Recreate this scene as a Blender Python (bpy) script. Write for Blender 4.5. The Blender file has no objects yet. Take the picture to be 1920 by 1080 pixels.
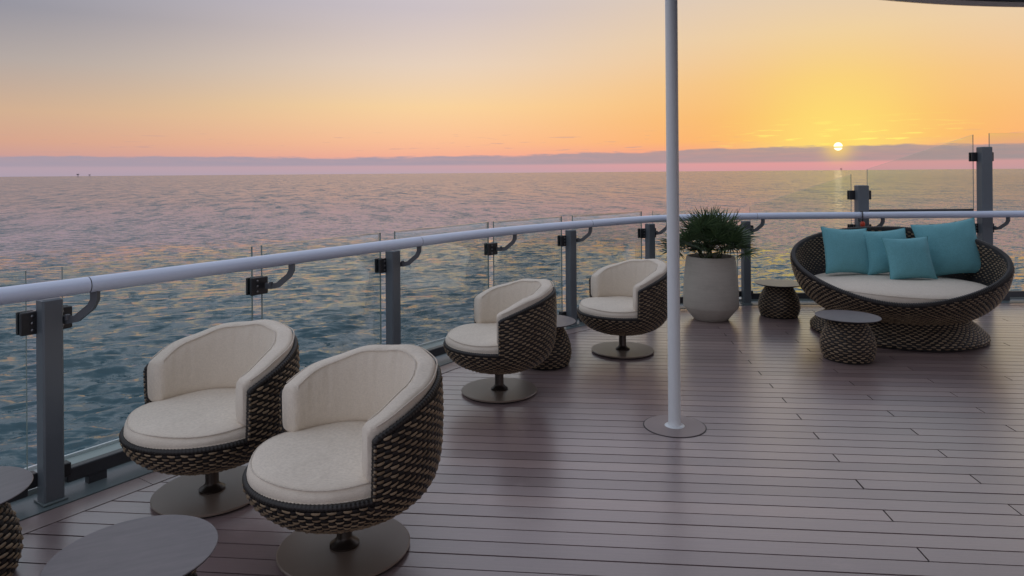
import bpy, math, random
import numpy as np
from mathutils import Vector, Matrix

R = math.radians
rng = np.random.default_rng(7)
random.seed(7)
scene = bpy.context.scene
COL = scene.collection

# ------------------------------------------------------------------ camera
cam_d = bpy.data.cameras.new('camera')
cam = bpy.data.objects.new('camera', cam_d)
COL.objects.link(cam)
cam.location = (0, 0, 1.6)
cam.rotation_euler = (Matrix.Rotation(R(90), 3, 'X') @ Matrix.Rotation(R(-0.45), 3, 'Z')).to_euler()
cam_d.sensor_width = 36.0
cam_d.lens = 24.0
cam_d.shift_y = -0.1128
cam_d.clip_start = 0.05
cam_d.clip_end = 200000
scene.camera = cam

# ------------------------------------------------------------------ world: dusk sky
SUN_AZ = R(25.55)                    # clockwise from +Y
SUN_EL = R(1.78)
SUND = Vector((math.sin(SUN_AZ)*math.cos(SUN_EL), math.cos(SUN_AZ)*math.cos(SUN_EL), math.sin(SUN_EL)))

def lin(c):
    return tuple((x/255/12.92 if x/255 <= .04045 else ((x/255+.055)/1.055)**2.4) for x in c)

world = bpy.data.worlds.new('World')
scene.world = world
world.use_nodes = True
wt = world.node_tree
wt.nodes.clear()

class NT:
    """tiny node-graph helper"""
    def __init__(s, t): s.t = t
    def node(s, typ, **kw):
        n = s.t.nodes.new(typ)
        for k, v in kw.items(): setattr(n, k, v)
        return n
    def put(s, sock, v):
        if v is None: return
        if isinstance(v, bpy.types.NodeSocket): s.t.links.new(v, sock)
        else: sock.default_value = v
    def m(s, op, a, b=None, c=None, clamp=False):
        n = s.node('ShaderNodeMath', operation=op, use_clamp=clamp)
        for i, v in enumerate((a, b, c)): s.put(n.inputs[i], v)
        return n.outputs[0]
    def vm(s, op, a, b=None):
        n = s.node('ShaderNodeVectorMath', operation=op)
        s.put(n.inputs[0], a)
        if b is not None: s.put(n.inputs[1], b)
        return n.outputs['Value'] if op in ('DOT_PRODUCT', 'LENGTH') else n.outputs[0]
    def mix(s, f, a, b, typ='MIX'):
        n = s.node('ShaderNodeMix', data_type='RGBA', blend_type=typ)
        s.put(n.inputs[0], f)
        for i, v in ((6, a), (7, b)):
            if not isinstance(v, bpy.types.NodeSocket): v = (*v, 1) if len(v) == 3 else v
            s.put(n.inputs[i], v)
        return n.outputs[2]
    def ramp(s, f, stops, interp='LINEAR'):
        n = s.node('ShaderNodeValToRGB')
        cr = n.color_ramp; cr.interpolation = interp
        while len(cr.elements) < len(stops): cr.elements.new(.5)
        for e, (p, c) in zip(cr.elements, stops):
            e.position = p; e.color = (*c, 1) if len(c) == 3 else c
        s.put(n.inputs[0], f)
        return n.outputs[0]
    def smooth(s, x, a, b, lo=0., hi=1.):
        n = s.node('ShaderNodeMapRange', interpolation_type='SMOOTHSTEP')
        for i, v in enumerate((x, a, b, lo, hi)): s.put(n.inputs[i], v)
        return n.outputs[0]
    def noise(s, vec, scale, detail=3, rough=.5, dist=0.):
        n = s.node('ShaderNodeTexNoise')
        s.put(n.inputs['Vector'], vec)
        n.inputs['Scale'].default_value = scale
        n.inputs['Detail'].default_value = detail
        n.inputs['Roughness'].default_value = rough
        n.inputs['Distortion'].default_value = dist
        return n.outputs['Fac']
    def comb(s, x, y, z):
        n = s.node('ShaderNodeCombineXYZ')
        for i, v in enumerate((x, y, z)): s.put(n.inputs[i], v)
        return n.outputs[0]
    def sep(s, v):
        n = s.node('ShaderNodeSeparateXYZ'); s.put(n.inputs[0], v)
        return n.outputs[0], n.outputs[1], n.outputs[2]

W = NT(wt)
tc = W.node('ShaderNodeTexCoord')
dvec = W.vm('NORMALIZE', tc.outputs['Generated'])
dx, dy, dz = W.sep(dvec)
el = W.m('MULTIPLY', W.m('ARCSINE', dz), 180/math.pi)               # degrees above horizon
az = W.m('MULTIPLY', W.m('ARCTAN2', dx, dy), 180/math.pi)           # degrees from +Y
hor = W.m('MAXIMUM', W.m('SQRT', W.m('ADD', W.m('MULTIPLY', dx, dx), W.m('MULTIPLY', dy, dy))), 1e-4)
cs = W.m('DIVIDE', W.m('ADD', W.m('MULTIPLY', dx, math.sin(SUN_AZ)), W.m('MULTIPLY', dy, math.cos(SUN_AZ))), hor)
ang = W.m('MULTIPLY', W.m('ARCCOSINE', W.m('MINIMUM', W.m('MAXIMUM', cs, -1.), 1.)), 180/math.pi)
fel = W.m('SQRT', W.m('DIVIDE', W.m('MAXIMUM', el, 0.), 90.))
def st(*pairs): return [(math.sqrt(e/90), lin(c)) for e, c in pairs]
HIGH = ((24, (208, 208, 220)), (45, (216, 221, 236)), (90, (216, 224, 242)))  # upper sky out of view, brightened as fill light for the seats
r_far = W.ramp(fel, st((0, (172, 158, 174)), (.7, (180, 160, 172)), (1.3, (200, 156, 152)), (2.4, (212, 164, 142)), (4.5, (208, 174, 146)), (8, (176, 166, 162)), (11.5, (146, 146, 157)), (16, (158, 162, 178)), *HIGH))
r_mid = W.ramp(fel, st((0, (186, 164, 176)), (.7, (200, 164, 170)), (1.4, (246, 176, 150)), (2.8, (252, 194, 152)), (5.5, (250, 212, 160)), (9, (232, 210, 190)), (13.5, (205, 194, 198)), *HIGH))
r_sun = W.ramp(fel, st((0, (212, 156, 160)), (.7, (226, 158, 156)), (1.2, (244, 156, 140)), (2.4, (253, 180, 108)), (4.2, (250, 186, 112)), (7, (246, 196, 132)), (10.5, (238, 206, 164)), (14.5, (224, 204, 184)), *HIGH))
r_back = W.ramp(fel, st((0, (200, 194, 206)), (4, (210, 205, 216)), (10, (212, 211, 224)), *HIGH))  # sky behind the camera, raised to brighten planter and pillows
c1 = W.mix(W.smooth(ang, 3., 36.), r_sun, r_mid)
c2 = W.mix(W.smooth(ang, 28., 68.), c1, r_far)
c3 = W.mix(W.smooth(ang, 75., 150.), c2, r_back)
# yellow glow round the sun
sdot = W.vm('DOT_PRODUCT', dvec, tuple(SUND))
sang = W.m('MULTIPLY', W.m('ARCCOSINE', W.m('MINIMUM', sdot, 1.)), 180/math.pi)
gl0 = W.m('POWER', 2.718, W.m('MULTIPLY', W.m('MULTIPLY', sang, sang), -1/40.))
gl = W.m('MULTIPLY', gl0, W.smooth(el, 1.0, 2.0))
c4 = W.mix(W.m('MULTIPLY', gl, .85), c3, lin((255, 228, 116)))
# cloud bank low over the horizon
cn = W.noise(W.comb(W.m('MULTIPLY', az, .16), W.m('MULTIPLY', el, .55), 3.1), 1.0, 5, .6)
cn2 = W.noise(W.comb(W.m('MULTIPLY', az, .5), W.m('MULTIPLY', el, 5.), 9.7), 1.0, 5, .62)
topel = W.m('ADD', W.m('ADD', W.smooth(ang, 34., 3., 1.38, 1.80), W.m('MULTIPLY', W.m('SUBTRACT', cn, .5), .5)), W.m('MULTIPLY', W.m('SUBTRACT', cn2, .5), .55))
bank = W.m('MULTIPLY', W.smooth(W.m('SUBTRACT', topel, el), -.07, .12), W.smooth(el, .52, .78))
bankd = W.m('MULTIPLY', bank, W.m('ADD', .66, W.m('MULTIPLY', cn2, .45)))
bankcol = W.mix(W.smooth(ang, 4., 40.), lin((172, 150, 150)), lin((166, 154, 168)))
c5 = W.mix(bankd, c4, bankcol)
# thin streaks above the bank
sn = W.noise(W.comb(W.m('MULTIPLY', az, .34), W.m('MULTIPLY', el, 4.6), 21.), 1.0, 4, .55)
sband = W.m('MULTIPLY', W.smooth(el, 1.5, 1.9), W.smooth(el, 4.2, 2.2))
streak = W.m('MULTIPLY', W.smooth(sn, .61, .70), sband)
near = W.smooth(ang, 16., 4.)
c6 = W.mix(W.m('MULTIPLY', streak, W.m('SUBTRACT', .55, W.m('MULTIPLY', near, .5))), c5, lin((196, 158, 152)))
sn2 = W.noise(W.comb(W.m('MULTIPLY', az, .38), W.m('MULTIPLY', el, 4.6), 4.), 1.0, 3, .5)
bright = W.m('MULTIPLY', W.m('MULTIPLY', W.smooth(sn2, .57, .66), W.m('MULTIPLY', W.smooth(el, 1.7, 2.0), W.smooth(el, 4.6, 2.2))), W.smooth(ang, 11., 2.))
c7 = W.mix(bright, c6, lin((255, 240, 120)))
aur = W.m('MULTIPLY', W.m('POWER', 2.718, W.m('MULTIPLY', W.m('MULTIPLY', sang, sang), -1.1)), .75)
c7 = W.mix(aur, c7, lin((255, 214, 110)))
# the sun's disc, its lower half behind the bank
disc = W.m('MULTIPLY', W.smooth(sang, .33, .27), W.m('SUBTRACT', 1., W.m('MULTIPLY', W.smooth(el, 1.80, 1.77), W.smooth(el, 1.66, 1.69))))
c8 = W.mix(disc, c7, (2.2, 1.9, 1.3))
# upper sky: physical sky texture mixed weakly into the brightened ramp
sky = W.node('ShaderNodeTexSky', sky_type='NISHITA')
sky.sun_disc = False
sky.sun_elevation = SUN_EL
sky.sun_rotation = SUN_AZ
sky.altitude = 30
skyc = W.mix(1.0, sky.outputs[0], (.1, .1, .1), 'MULTIPLY')
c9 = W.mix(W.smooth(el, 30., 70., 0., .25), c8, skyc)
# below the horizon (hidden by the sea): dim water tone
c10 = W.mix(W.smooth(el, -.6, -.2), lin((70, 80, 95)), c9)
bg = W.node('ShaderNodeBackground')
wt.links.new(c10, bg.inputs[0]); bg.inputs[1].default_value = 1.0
wo = W.node('ShaderNodeOutputWorld')
wt.links.new(bg.outputs[0], wo.inputs[0])

# ------------------------------------------------------------------ sun (low, behind thin cloud)
sl = bpy.data.lights.new('sun', 'SUN')
sun = bpy.data.objects.new('sun', sl)
COL.objects.link(sun)
sl.energy = 0.0001
sl.angle = R(0.53)
sl.color = (1.0, .62, .30)
sun.location = (20, 40, 10)
sun.rotation_euler = SUND.to_track_quat('Z', 'Y').to_euler()

scene.view_settings.view_transform = 'Standard'
scene.view_settings.look = 'None'
scene.view_settings.exposure = 0.0
scene.view_settings.gamma = 1.0
scene.view_settings.use_curve_mapping = False

# ================================================================== materials
def new_mat(name):
    m = bpy.data.materials.new(name); m.use_nodes = True
    t = m.node_tree; t.nodes.clear()
    N = NT(t)
    b = N.node('ShaderNodeBsdfPrincipled'); o = N.node('ShaderNodeOutputMaterial')
    t.links.new(b.outputs[0], o.inputs[0])
    return m, N, b
def bump(N, b, h, strength, dist):
    n = N.node('ShaderNodeBump'); n.inputs['Strength'].default_value = strength
    n.inputs['Distance'].default_value = dist
    N.put(n.inputs['Height'], h); N.put(b.inputs['Normal'], n.outputs[0])
    return n
def plain(name, col, rough=.45, metal=0., var=.12, scale=6., bumpd=0., spec=.5):
    m, N, b = new_mat(name)
    tcn = N.node('ShaderNodeTexCoord')
    n = N.noise(tcn.outputs['Object'], scale, 5, .6)
    b.inputs['Metallic'].default_value = metal
    b.inputs['Specular IOR Level'].default_value = spec
    N.put(b.inputs['Base Color'], N.mix(n, tuple(c*(1-var) for c in col), tuple(min(1, c*(1+var)) for c in col)))
    N.put(b.inputs['Roughness'], N.m('ADD', rough-.06, N.m('MULTIPLY', n, .12)))
    if bumpd: bump(N, b, N.noise(tcn.outputs['Object'], scale*14, 3, .5), .4, bumpd)
    return m

BA = R(5.6)                                   # the boards run 5.6 degrees off the X axis
def wood_mat(name, base, rough, rot, per_object=True):
    m, N, b = new_mat(name)
    g = N.node('ShaderNodeNewGeometry')
    x, y, z = N.sep(g.outputs['Position'])
    u = N.m('ADD', N.m('MULTIPLY', x, math.cos(rot)), N.m('MULTIPLY', y, -math.sin(rot)))
    v = N.m('ADD', N.m('MULTIPLY', x, math.sin(rot)), N.m('MULTIPLY', y, math.cos(rot)))
    oi = N.node('ShaderNodeObjectInfo')
    rnd = oi.outputs['Random'] if per_object else 0.5
    gr = N.noise(N.comb(N.m('MULTIPLY', u, 5.), N.m('MULTIPLY', v, 170.), N.m('MULTIPLY', rnd, 40.) if per_object else 0.), 1., 4, .65)
    fine = N.noise(N.comb(N.m('MULTIPLY', u, 60.), N.m('MULTIPLY', v, 420.), 5.), 1., 2, .5)
    blot = N.noise(N.comb(u, v, 1.), 1.6, 4, .6)
    c = N.mix(gr, tuple(k*.72 for k in base), tuple(k*1.28 for k in base))
    c = N.mix(N.m('MULTIPLY', fine, .5), c, tuple(k*.62 for k in base))
    if per_object:
        tint = N.ramp(rnd, [(0, (.74, .71, .72)), (.35, (.95, .94, .96)), (.7, (1.03, 1.02, 1.0)), (1, (1.24, 1.20, 1.15))])
        c = N.mix(1., c, tint, 'MULTIPLY')
    c = N.mix(N.m('MULTIPLY', N.smooth(blot, .5, .75), .18), c, tuple(k*.55 for k in base))
    salt = N.noise(N.comb(N.m('MULTIPLY', u, .8), N.m('MULTIPLY', v, 1.1), 8.), 2.3, 6, .7)
    c = N.mix(N.m('MULTIPLY', N.smooth(salt, .56, .78), .30), c, tuple(min(1, k*1.7) for k in base))
    N.put(b.inputs['Base Color'], c)
    N.put(b.inputs['Roughness'], N.m('ADD', N.m('ADD', rough-.09, N.m('MULTIPLY', gr, .10)), N.m('MULTIPLY', blot, .10)))
    b.inputs['Specular IOR Level'].default_value = .8
    b.inputs['Coat Weight'].default_value = 1.; b.inputs['Coat Roughness'].default_value = .27; b.inputs['Coat IOR'].default_value = 1.55
    bump(N, b, N.m('ADD', gr, N.m('MULTIPLY', fine, .6)), .25, .0010)
    return m

def fabric_mat(name, col, var=.10, thread=900., wr=.35):
    m, N, b = new_mat(name)
    tcn = N.node('ShaderNodeTexCoord')
    o = tcn.outputs['Object']
    x, y, z = N.sep(o)
    a = N.noise(N.comb(N.m('MULTIPLY', x, 70.), N.m('MULTIPLY', y, 70.), N.m('MULTIPLY', z, 900.)), 1., 2, .5)
    c = N.noise(N.comb(N.m('MULTIPLY', x, 800.), N.m('MULTIPLY', y, 800.), N.m('MULTIPLY', z, 60.)), 1., 2, .5)
    sl_ = N.noise(o, 7., 4, .6)
    th = N.m('MULTIPLY', N.m('ADD', a, c), .5)
    colr = N.mix(N.smooth(th, .36, .64), tuple(k*(1-1.8*var) for k in col), tuple(min(1, k*(1+1.5*var)) for k in col))
    colr = N.mix(N.m('MULTIPLY', N.smooth(sl_, .45, .75), .14), colr, tuple(k*.82 for k in col))
    N.put(b.inputs['Base Color'], colr)
    b.inputs['Roughness'].default_value = .9
    b.inputs['Specular IOR Level'].default_value = .15
    b.inputs['Sheen Weight'].default_value = .15
    wrn = N.noise(N.comb(N.m('MULTIPLY', x, 11.), N.m('MULTIPLY', y, 11.), N.m('MULTIPLY', z, 4.)), 1., 3, .5)
    n1 = N.node('ShaderNodeBump'); n1.inputs['Strength'].default_value = .35; n1.inputs['Distance'].default_value = .0012
    N.put(n1.inputs['Height'], th)
    n2 = N.node('ShaderNodeBump'); n2.inputs['Strength'].default_value = wr; n2.inputs['Distance'].default_value = .018
    N.put(n2.inputs['Height'], wrn); N.put(n2.inputs['Normal'], n1.outputs[0])
    N.put(b.inputs['Normal'], n2.outputs[0])
    return m

def strand_mat(name, lo, hi, rough):
    m, N, b = new_mat(name)
    g = N.node('ShaderNodeNewGeometry')
    tcn = N.node('ShaderNodeTexCoord')
    st_ = N.noise(tcn.outputs['Object'], 260., 2, .5)
    c = N.mix(g.outputs['Random Per Island'], lo, hi)
    c = N.mix(N.m('MULTIPLY', st_, .45), c, tuple(k*.5 for k in lo))
    N.put(b.inputs['Base Color'], c)
    b.inputs['Roughness'].default_value = rough
    return m

MAT = {}
MAT['plank'] = wood_mat('deck_plank_composite', (.325, .240, .240), .31, BA)
MAT['margin'] = wood_mat('deck_margin_composite', (.30, .225, .225), .36, R(-55.8))
MAT['caulk'] = plain('black_caulk', (.010, .011, .013), .55, var=.2)
MAT['steel'] = plain('grey_green_deck_paint', (.13, .165, .175), .38, var=.10, scale=3.)
MAT['ledge'] = plain('ledge_paint', (.30, .34, .34), .45, var=.10, scale=3.)
MAT['hull'] = plain('hull_white_paint', (.68, .70, .72), .35, var=.05, scale=.6)
MAT['post'] = plain('post_grey_paint', (.125, .145, .165), .36, var=.08, scale=8.)
MAT['clamp'] = plain('clamp_dark_coating', (.022, .024, .028), .40, var=.2, scale=30.)
MAT['bracket'] = plain('bracket_grey_metal', (.12, .13, .145), .36, metal=.3, var=.12, scale=30.)
MAT['bolt'] = plain('bolt_steel', (.25, .25, .26), .35, metal=1., scale=80.)
MAT['rail'] = plain('handrail_white_gloss', (.60, .68, .84), .25, var=.05, scale=5.)
MAT['joint'] = plain('rail_joint_rubber', (.016, .016, .018), .6)
MAT['channel'] = plain('glass_channel_metal', (.045, .05, .058), .38, metal=.2, var=.15, scale=12.)
MAT['pole'] = plain('pole_pale_paint', (.84, .89, .92), .30, var=.04, scale=4.)
MAT['plate'] = plain('plate_brown', (.33, .27, .265), .38, var=.10, scale=9., bumpd=.0004)
MAT['fabric'] = fabric_mat('beige_linen', (.74, .665, .565), .055, wr=.55)
MAT['piping'] = fabric_mat('beige_piping', (.66, .59, .505), wr=0.)
MAT['teal'] = fabric_mat('teal_linen', (.165, .43, .49), .10, wr=.6)
MAT['tealpipe'] = fabric_mat('teal_piping', (.10, .33, .36), .1, wr=0.)
MAT['tan'] = strand_mat('tan_wicker_strand', (.20, .140, .085), (.40, .30, .195), .42)
MAT['dark'] = strand_mat('dark_wicker_strand', (.010, .009, .009), (.030, .023, .021), .48)
MAT['core'] = plain('wicker_core_dark', (.010, .009, .010), .7)
MAT['bronze'] = plain('bronze_base', (.21, .160, .130), .36, metal=.05, var=.10, scale=5., bumpd=.0003)
MAT['stem'] = plain('dark_bronze_stem', (.040, .030, .024), .33, metal=.5, var=.15, scale=18.)
MAT['rubber'] = plain('black_rubber', (.009, .009, .009), .7)
MAT['edge'] = plain('table_edge_black', (.015, .014, .014), .5)
MAT['soil'] = plain('dark_soil', (.030, .022, .016), .95, var=.5, scale=40., bumpd=.01)
MAT['red'] = plain('red_plastic', (.5, .05, .02), .35)
MAT['canopy'] = plain('canopy_navy_underside', (.035, .038, .048), .6, scale=2.)
MAT['canopyedge'] = plain('canopy_edge_pale', (.80, .72, .64), .25, scale=4.)
MAT['rig'] = plain('platform_dark_steel', (.05, .055, .07), .6)

# laminate table top with fine streaks
m, N, b = new_mat('table_laminate')
tcn = N.node('ShaderNodeTexCoord'); x, y, z = N.sep(tcn.outputs['Object'])
s1 = N.noise(N.comb(N.m('MULTIPLY', x, 5.), N.m('MULTIPLY', y, 34.), 0.), 1., 5, .65, .4)
s2 = N.noise(tcn.outputs['Object'], 9., 5, .6)
N.put(b.inputs['Base Color'], N.mix(N.smooth(N.m('ADD', N.m('MULTIPLY', s1, .55), N.m('MULTIPLY', s2, .45)), .25, .75), (.125, .115, .125), (.190, .172, .180)))
N.put(b.inputs['Roughness'], N.m('ADD', .30, N.m('MULTIPLY', s2, .16)))
bump(N, b, s1, .2, .0006)
MAT['table'] = m

# ribbed fibre-clay pot
m, N, b = new_mat('pot_ribbed_clay')
tcn = N.node('ShaderNodeTexCoord'); x, y, z = N.sep(tcn.outputs['Object'])
ang_ = N.m('ARCTAN2', x, y)
rib = N.noise(N.comb(N.m('MULTIPLY', ang_, 1.2), 0., N.m('MULTIPLY', z, 75.)), 1., 4, .6)
bl = N.noise(tcn.outputs['Object'], 5., 5, .65)
c = N.mix(rib, (.42, .39, .34), (.60, .56, .49))
c = N.mix(N.m('MULTIPLY', N.smooth(bl, .45, .75), .35), c, (.34, .31, .265))
N.put(b.inputs['Base Color'], c); b.inputs['Roughness'].default_value = .72
bump(N, b, rib, .5, .004)
MAT['pot'] = m

# palm leaf
m, N, b = new_mat('palm_leaf')
g = N.node('ShaderNodeNewGeometry')
c = N.mix(g.outputs['Random Per Island'], (.030, .065, .030), (.115, .18, .075))
N.put(b.inputs['Base Color'], c); b.inputs['Roughness'].default_value = .42
b.inputs['Transmission Weight'].default_value = 0.
MAT['leaf'] = m
MAT['stalk'] = plain('palm_stalk', (.06, .075, .03), .55)

# glass
m = bpy.data.materials.new('laminated_glass'); m.use_nodes = True
t = m.node_tree; t.nodes.clear(); N = NT(t)
tr = N.node('ShaderNodeBsdfTransparent'); tr.inputs[0].default_value = (.925, .972, .962, 1)
gl_ = N.node('ShaderNodeBsdfGlossy'); gl_.inputs['Roughness'].default_value = .01; gl_.inputs[0].default_value = (1, 1, 1, 1)
fr = N.node('ShaderNodeFresnel'); fr.inputs[0].default_value = 1.45
mx = N.node('ShaderNodeMixShader'); oo = N.node('ShaderNodeOutputMaterial')
N.put(mx.inputs[0], N.m('MULTIPLY', fr.outputs[0], .32)); t.links.new(tr.outputs[0], mx.inputs[1]); t.links.new(gl_.outputs[0], mx.inputs[2])
t.links.new(mx.outputs[0], oo.inputs[0])
MAT['glass'] = m
m, N, b = new_mat('glass_cut_edge')
b.inputs['Base Color'].default_value = (.20, .25, .235, 1); b.inputs['Roughness'].default_value = .12
b.inputs['Transmission Weight'].default_value = .05
MAT['glassedge'] = m

# sea water
m, N, b = new_mat('sea_water')
g = N.node('ShaderNodeNewGeometry')
x, y, z = N.sep(g.outputs['Position'])
wa = R(18)
xr = N.m('ADD', N.m('MULTIPLY', x, math.cos(wa)), N.m('MULTIPLY', y, math.sin(wa)))
yr = N.m('ADD', N.m('MULTIPLY', x, -math.sin(wa)), N.m('MULTIPLY', y, math.cos(wa)))
def slopes(sx_, sy_, zz, detail, rough, dist):
    n = N.node('ShaderNodeTexNoise'); n.inputs['Scale'].default_value = 1.
    n.inputs['Detail'].default_value = detail; n.inputs['Roughness'].default_value = rough; n.inputs['Distortion'].default_value = dist
    N.put(n.inputs['Vector'], N.comb(N.m('MULTIPLY', xr, sx_), N.m('MULTIPLY', yr, sy_), zz))
    return N.vm('SUBTRACT', n.outputs['Color'], (.5, .5, .5))
def vscale(v, k):
    n = N.node('ShaderNodeVectorMath', operation='SCALE'); N.put(n.inputs[0], v); N.put(n.inputs['Scale'], k); return n.outputs[0]
big = N.noise(N.comb(N.m('MULTIPLY', xr, .004), N.m('MULTIPLY', yr, .011), 2.), 1., 4, .55)
dist_ = N.vm('LENGTH', N.comb(x, y, 0.))
gust = N.m('ADD', .70, N.m('MULTIPLY', big, .6))
sA = vscale(slopes(.23, .75, 0., 3., .6, .5), 2.9)
sB = vscale(slopes(.62, 1.8, 7., 3., .6, .3), 1.6)
sD = vscale(slopes(.07, .02, 3., 6., .74, .2), N.smooth(dist_, 90., 600., 0., 2.6))
sC = vscale(N.vm('ADD', N.vm('ADD', sA, sB), sD), gust)
qx, qy, qz = N.sep(sC)
tilt_ = N.comb(N.m('ADD', N.m('MULTIPLY', qx, math.cos(wa)), N.m('MULTIPLY', qy, -math.sin(wa))), N.m('ADD', N.m('MULTIPLY', qx, math.sin(wa)), N.m('MULTIPLY', qy, math.cos(wa))), 0.)
N.put(b.inputs['Normal'], N.vm('NORMALIZE', N.vm('ADD', g.outputs['Normal'], tilt_)))
b.inputs['Base Color'].default_value = (.020, .068, .094, 1)
N.put(b.inputs['Roughness'], N.smooth(dist_, 60., 900., .04, .12))
b.inputs['IOR'].default_value = 1.6
MAT['sea'] = m

# ================================================================== mesh helpers
def tag(o, label=None, cat=None, group=None, kind=None):
    if label: o['label'] = label
    if cat: o['category'] = cat
    if group: o['group'] = group
    if kind: o['kind'] = kind
    return o
def empty(name, loc=(0, 0, 0), rz=0.):
    o = bpy.data.objects.new(name, None); COL.objects.link(o)
    o.location = loc; o.rotation_euler = (0, 0, rz); o.empty_display_size = .1
    return o
def link(name, me, parent=None):
    o = bpy.data.objects.new(name, me); COL.objects.link(o)
    if parent is not None: o.parent = parent
    return o
def np_mesh(name, V, F, mats, smooth=True, midx=None):
    """V (n,3); F (m,k) same-size faces or list of tuples"""
    me = bpy.data.meshes.new(name)
    if isinstance(F, np.ndarray):
        V = np.ascontiguousarray(V, dtype=np.float32); F = np.ascontiguousarray(F, dtype=np.int32)
        n, k = F.shape
        me.vertices.add(len(V)); me.vertices.foreach_set('co', V.ravel())
        me.loops.add(n*k); me.loops.foreach_set('vertex_index', F.ravel())
        me.polygons.add(n)
        me.polygons.foreach_set('loop_start', np.arange(0, n*k, k, dtype=np.int32))
        me.update(calc_edges=True)
    else:
        me.from_pydata([tuple(map(float, v)) for v in V], [], [tuple(map(int, f)) for f in F])
    for mt in (mats if isinstance(mats, (list, tuple)) else [mats]): me.materials.append(mt)
    if midx is not None: me.polygons.foreach_set('material_index', np.asarray(midx, dtype=np.int32))
    if smooth: me.polygons.foreach_set('use_smooth', np.ones(len(me.polygons), dtype=bool))
    me.validate(); me.update()
    return me
def grid_faces(nu, nv, wu=False, wv=False, off=0):
    """vertex (i,j) -> i*nv+j"""
    iu = np.arange(nu if wu else nu-1); iv = np.arange(nv if wv else nv-1)
    a, b_ = np.meshgrid(iu, iv, indexing='ij')
    a2 = (a+1) % nu; b2 = (b_+1) % nv
    return np.stack([a*nv+b_, a2*nv+b_, a2*nv+b2, a*nv+b2], -1).reshape(-1, 4)+off
class MB:
    def __init__(s): s.V = []; s.F = []; s.M = []
    def add(s, V, F, mi=0):
        o = len(s.V); s.V += [tuple(v) for v in V]; s.F += [tuple(int(i)+o for i in f) for f in F]; s.M += [mi]*len(F)
    def box(s, c, size, rot=None, mi=0, bev=0.):
        hx, hy, hz = (k/2 for k in size)
        if bev > 0:
            V = []
            ring = [(1, 1), (-1, 1), (-1, -1), (1, -1)]
            def rr(z, ins):
                out = []
                for sx, sy in ring:
                    a, b_ = hx-ins, hy-ins
                    p1 = (sx*a, sy*(b_-bev)); p2 = (sx*(a-bev), sy*b_)
                    out += [p1, p2] if sx*sy > 0 else [p2, p1]
                return [(px, py, z) for px, py in out]
            V = rr(-hz, bev)+rr(-hz+bev, 0)+rr(hz-bev, 0)+rr(hz, bev)
            F = [tuple(range(7, -1, -1)), tuple(range(24, 32))]
            for k in range(3):
                for i in range(8): F.append((k*8+i, k*8+(i+1) % 8, (k+1)*8+(i+1) % 8, (k+1)*8+i))
        else:
            V = [(sx*hx, sy*hy, sz*hz) for sz in (-1, 1) for sx, sy in ((-1, -1), (1, -1), (1, 1), (-1, 1))]
            F = [(3, 2, 1, 0), (4, 5, 6, 7), (0, 1, 5, 4), (1, 2, 6, 5), (2, 3, 7, 6), (3, 0, 4, 7)]
        M = rot if rot is not None else Matrix.Identity(3)
        c = Vector(c)
        s.add([M @ Vector(v)+c for v in V], F, mi); return s
    def lathe(s, prof, n=48, c=(0, 0, 0), mi=0, cap=True):
        V = []
        for r, z in prof:
            for i in range(n):
                a = 2*math.pi*i/n
                V.append((c[0]+r*math.cos(a), c[1]+r*math.sin(a), c[2]+z))
        F = []
        for k in range(len(prof)-1):
            for i in range(n): F.append((k*n+i, k*n+(i+1) % n, (k+1)*n+(i+1) % n, (k+1)*n+i))
        if cap:
            F.append(tuple(range(n-1, -1, -1))); F.append(tuple(range((len(prof)-1)*n, len(prof)*n)))
        s.add(V, F, mi); return s
    def tube(s, pts, rad, n=10, closed=False, cap=True, mi=0, sq=None):
        P = [Vector(p) for p in pts]; L = len(P)
        rads = rad if hasattr(rad, '__len__') else [rad]*L
        T = []
        for i in range(L):
            a = P[(i-1) % L] if (closed or i > 0) else P[i]
            b_ = P[(i+1) % L] if (closed or i < L-1) else P[i]
            d = b_-a
            T.append(d.normalized() if d.length > 1e-9 else Vector((0, 0, 1)))
        up = Vector((0, 0, 1)) if abs(T[0].z) < .9 else Vector((1, 0, 0))
        nrm = (up-T[0]*up.dot(T[0])).normalized()
        V = []
        for i in range(L):
            nrm = nrm-T[i]*nrm.dot(T[i])
            if nrm.length < 1e-6: nrm = T[i].orthogonal()
            nrm.normalize(); bi = T[i].cross(nrm)
            for k in range(n):
                a = 2*math.pi*(k+.5)/n
                ca, sa = math.cos(a), math.sin(a)
                if sq: ca, sa = ca*sq[0], sa*sq[1]
                V.append(P[i]+(nrm*ca+bi*sa)*rads[i])
        F = []
        for i in range(L if closed else L-1):
            j = (i+1) % L
            for k in range(n): F.append((i*n+k, i*n+(k+1) % n, j*n+(k+1) % n, j*n+k))
        if cap and not closed:
            F.append(tuple(range(n-1, -1, -1))); F.append(tuple((L-1)*n+k for k in range(n)))
        s.add(V, F, mi); return s
    def build(s, name, mats, parent=None, smooth=True, auto=None):
        me = np_mesh(name, s.V, s.F, mats, smooth, s.M)
        if auto is not None: sharpen(me, auto)
        return link(name, me, parent)
    def mesh(s, name, mats, smooth=True, auto=None):
        me = np_mesh(name, s.V, s.F, mats, smooth, s.M)
        if auto is not None: sharpen(me, auto)
        return me
def sharpen(me, deg=35):
    me.set_sharp_from_angle(angle=R(deg))

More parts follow.
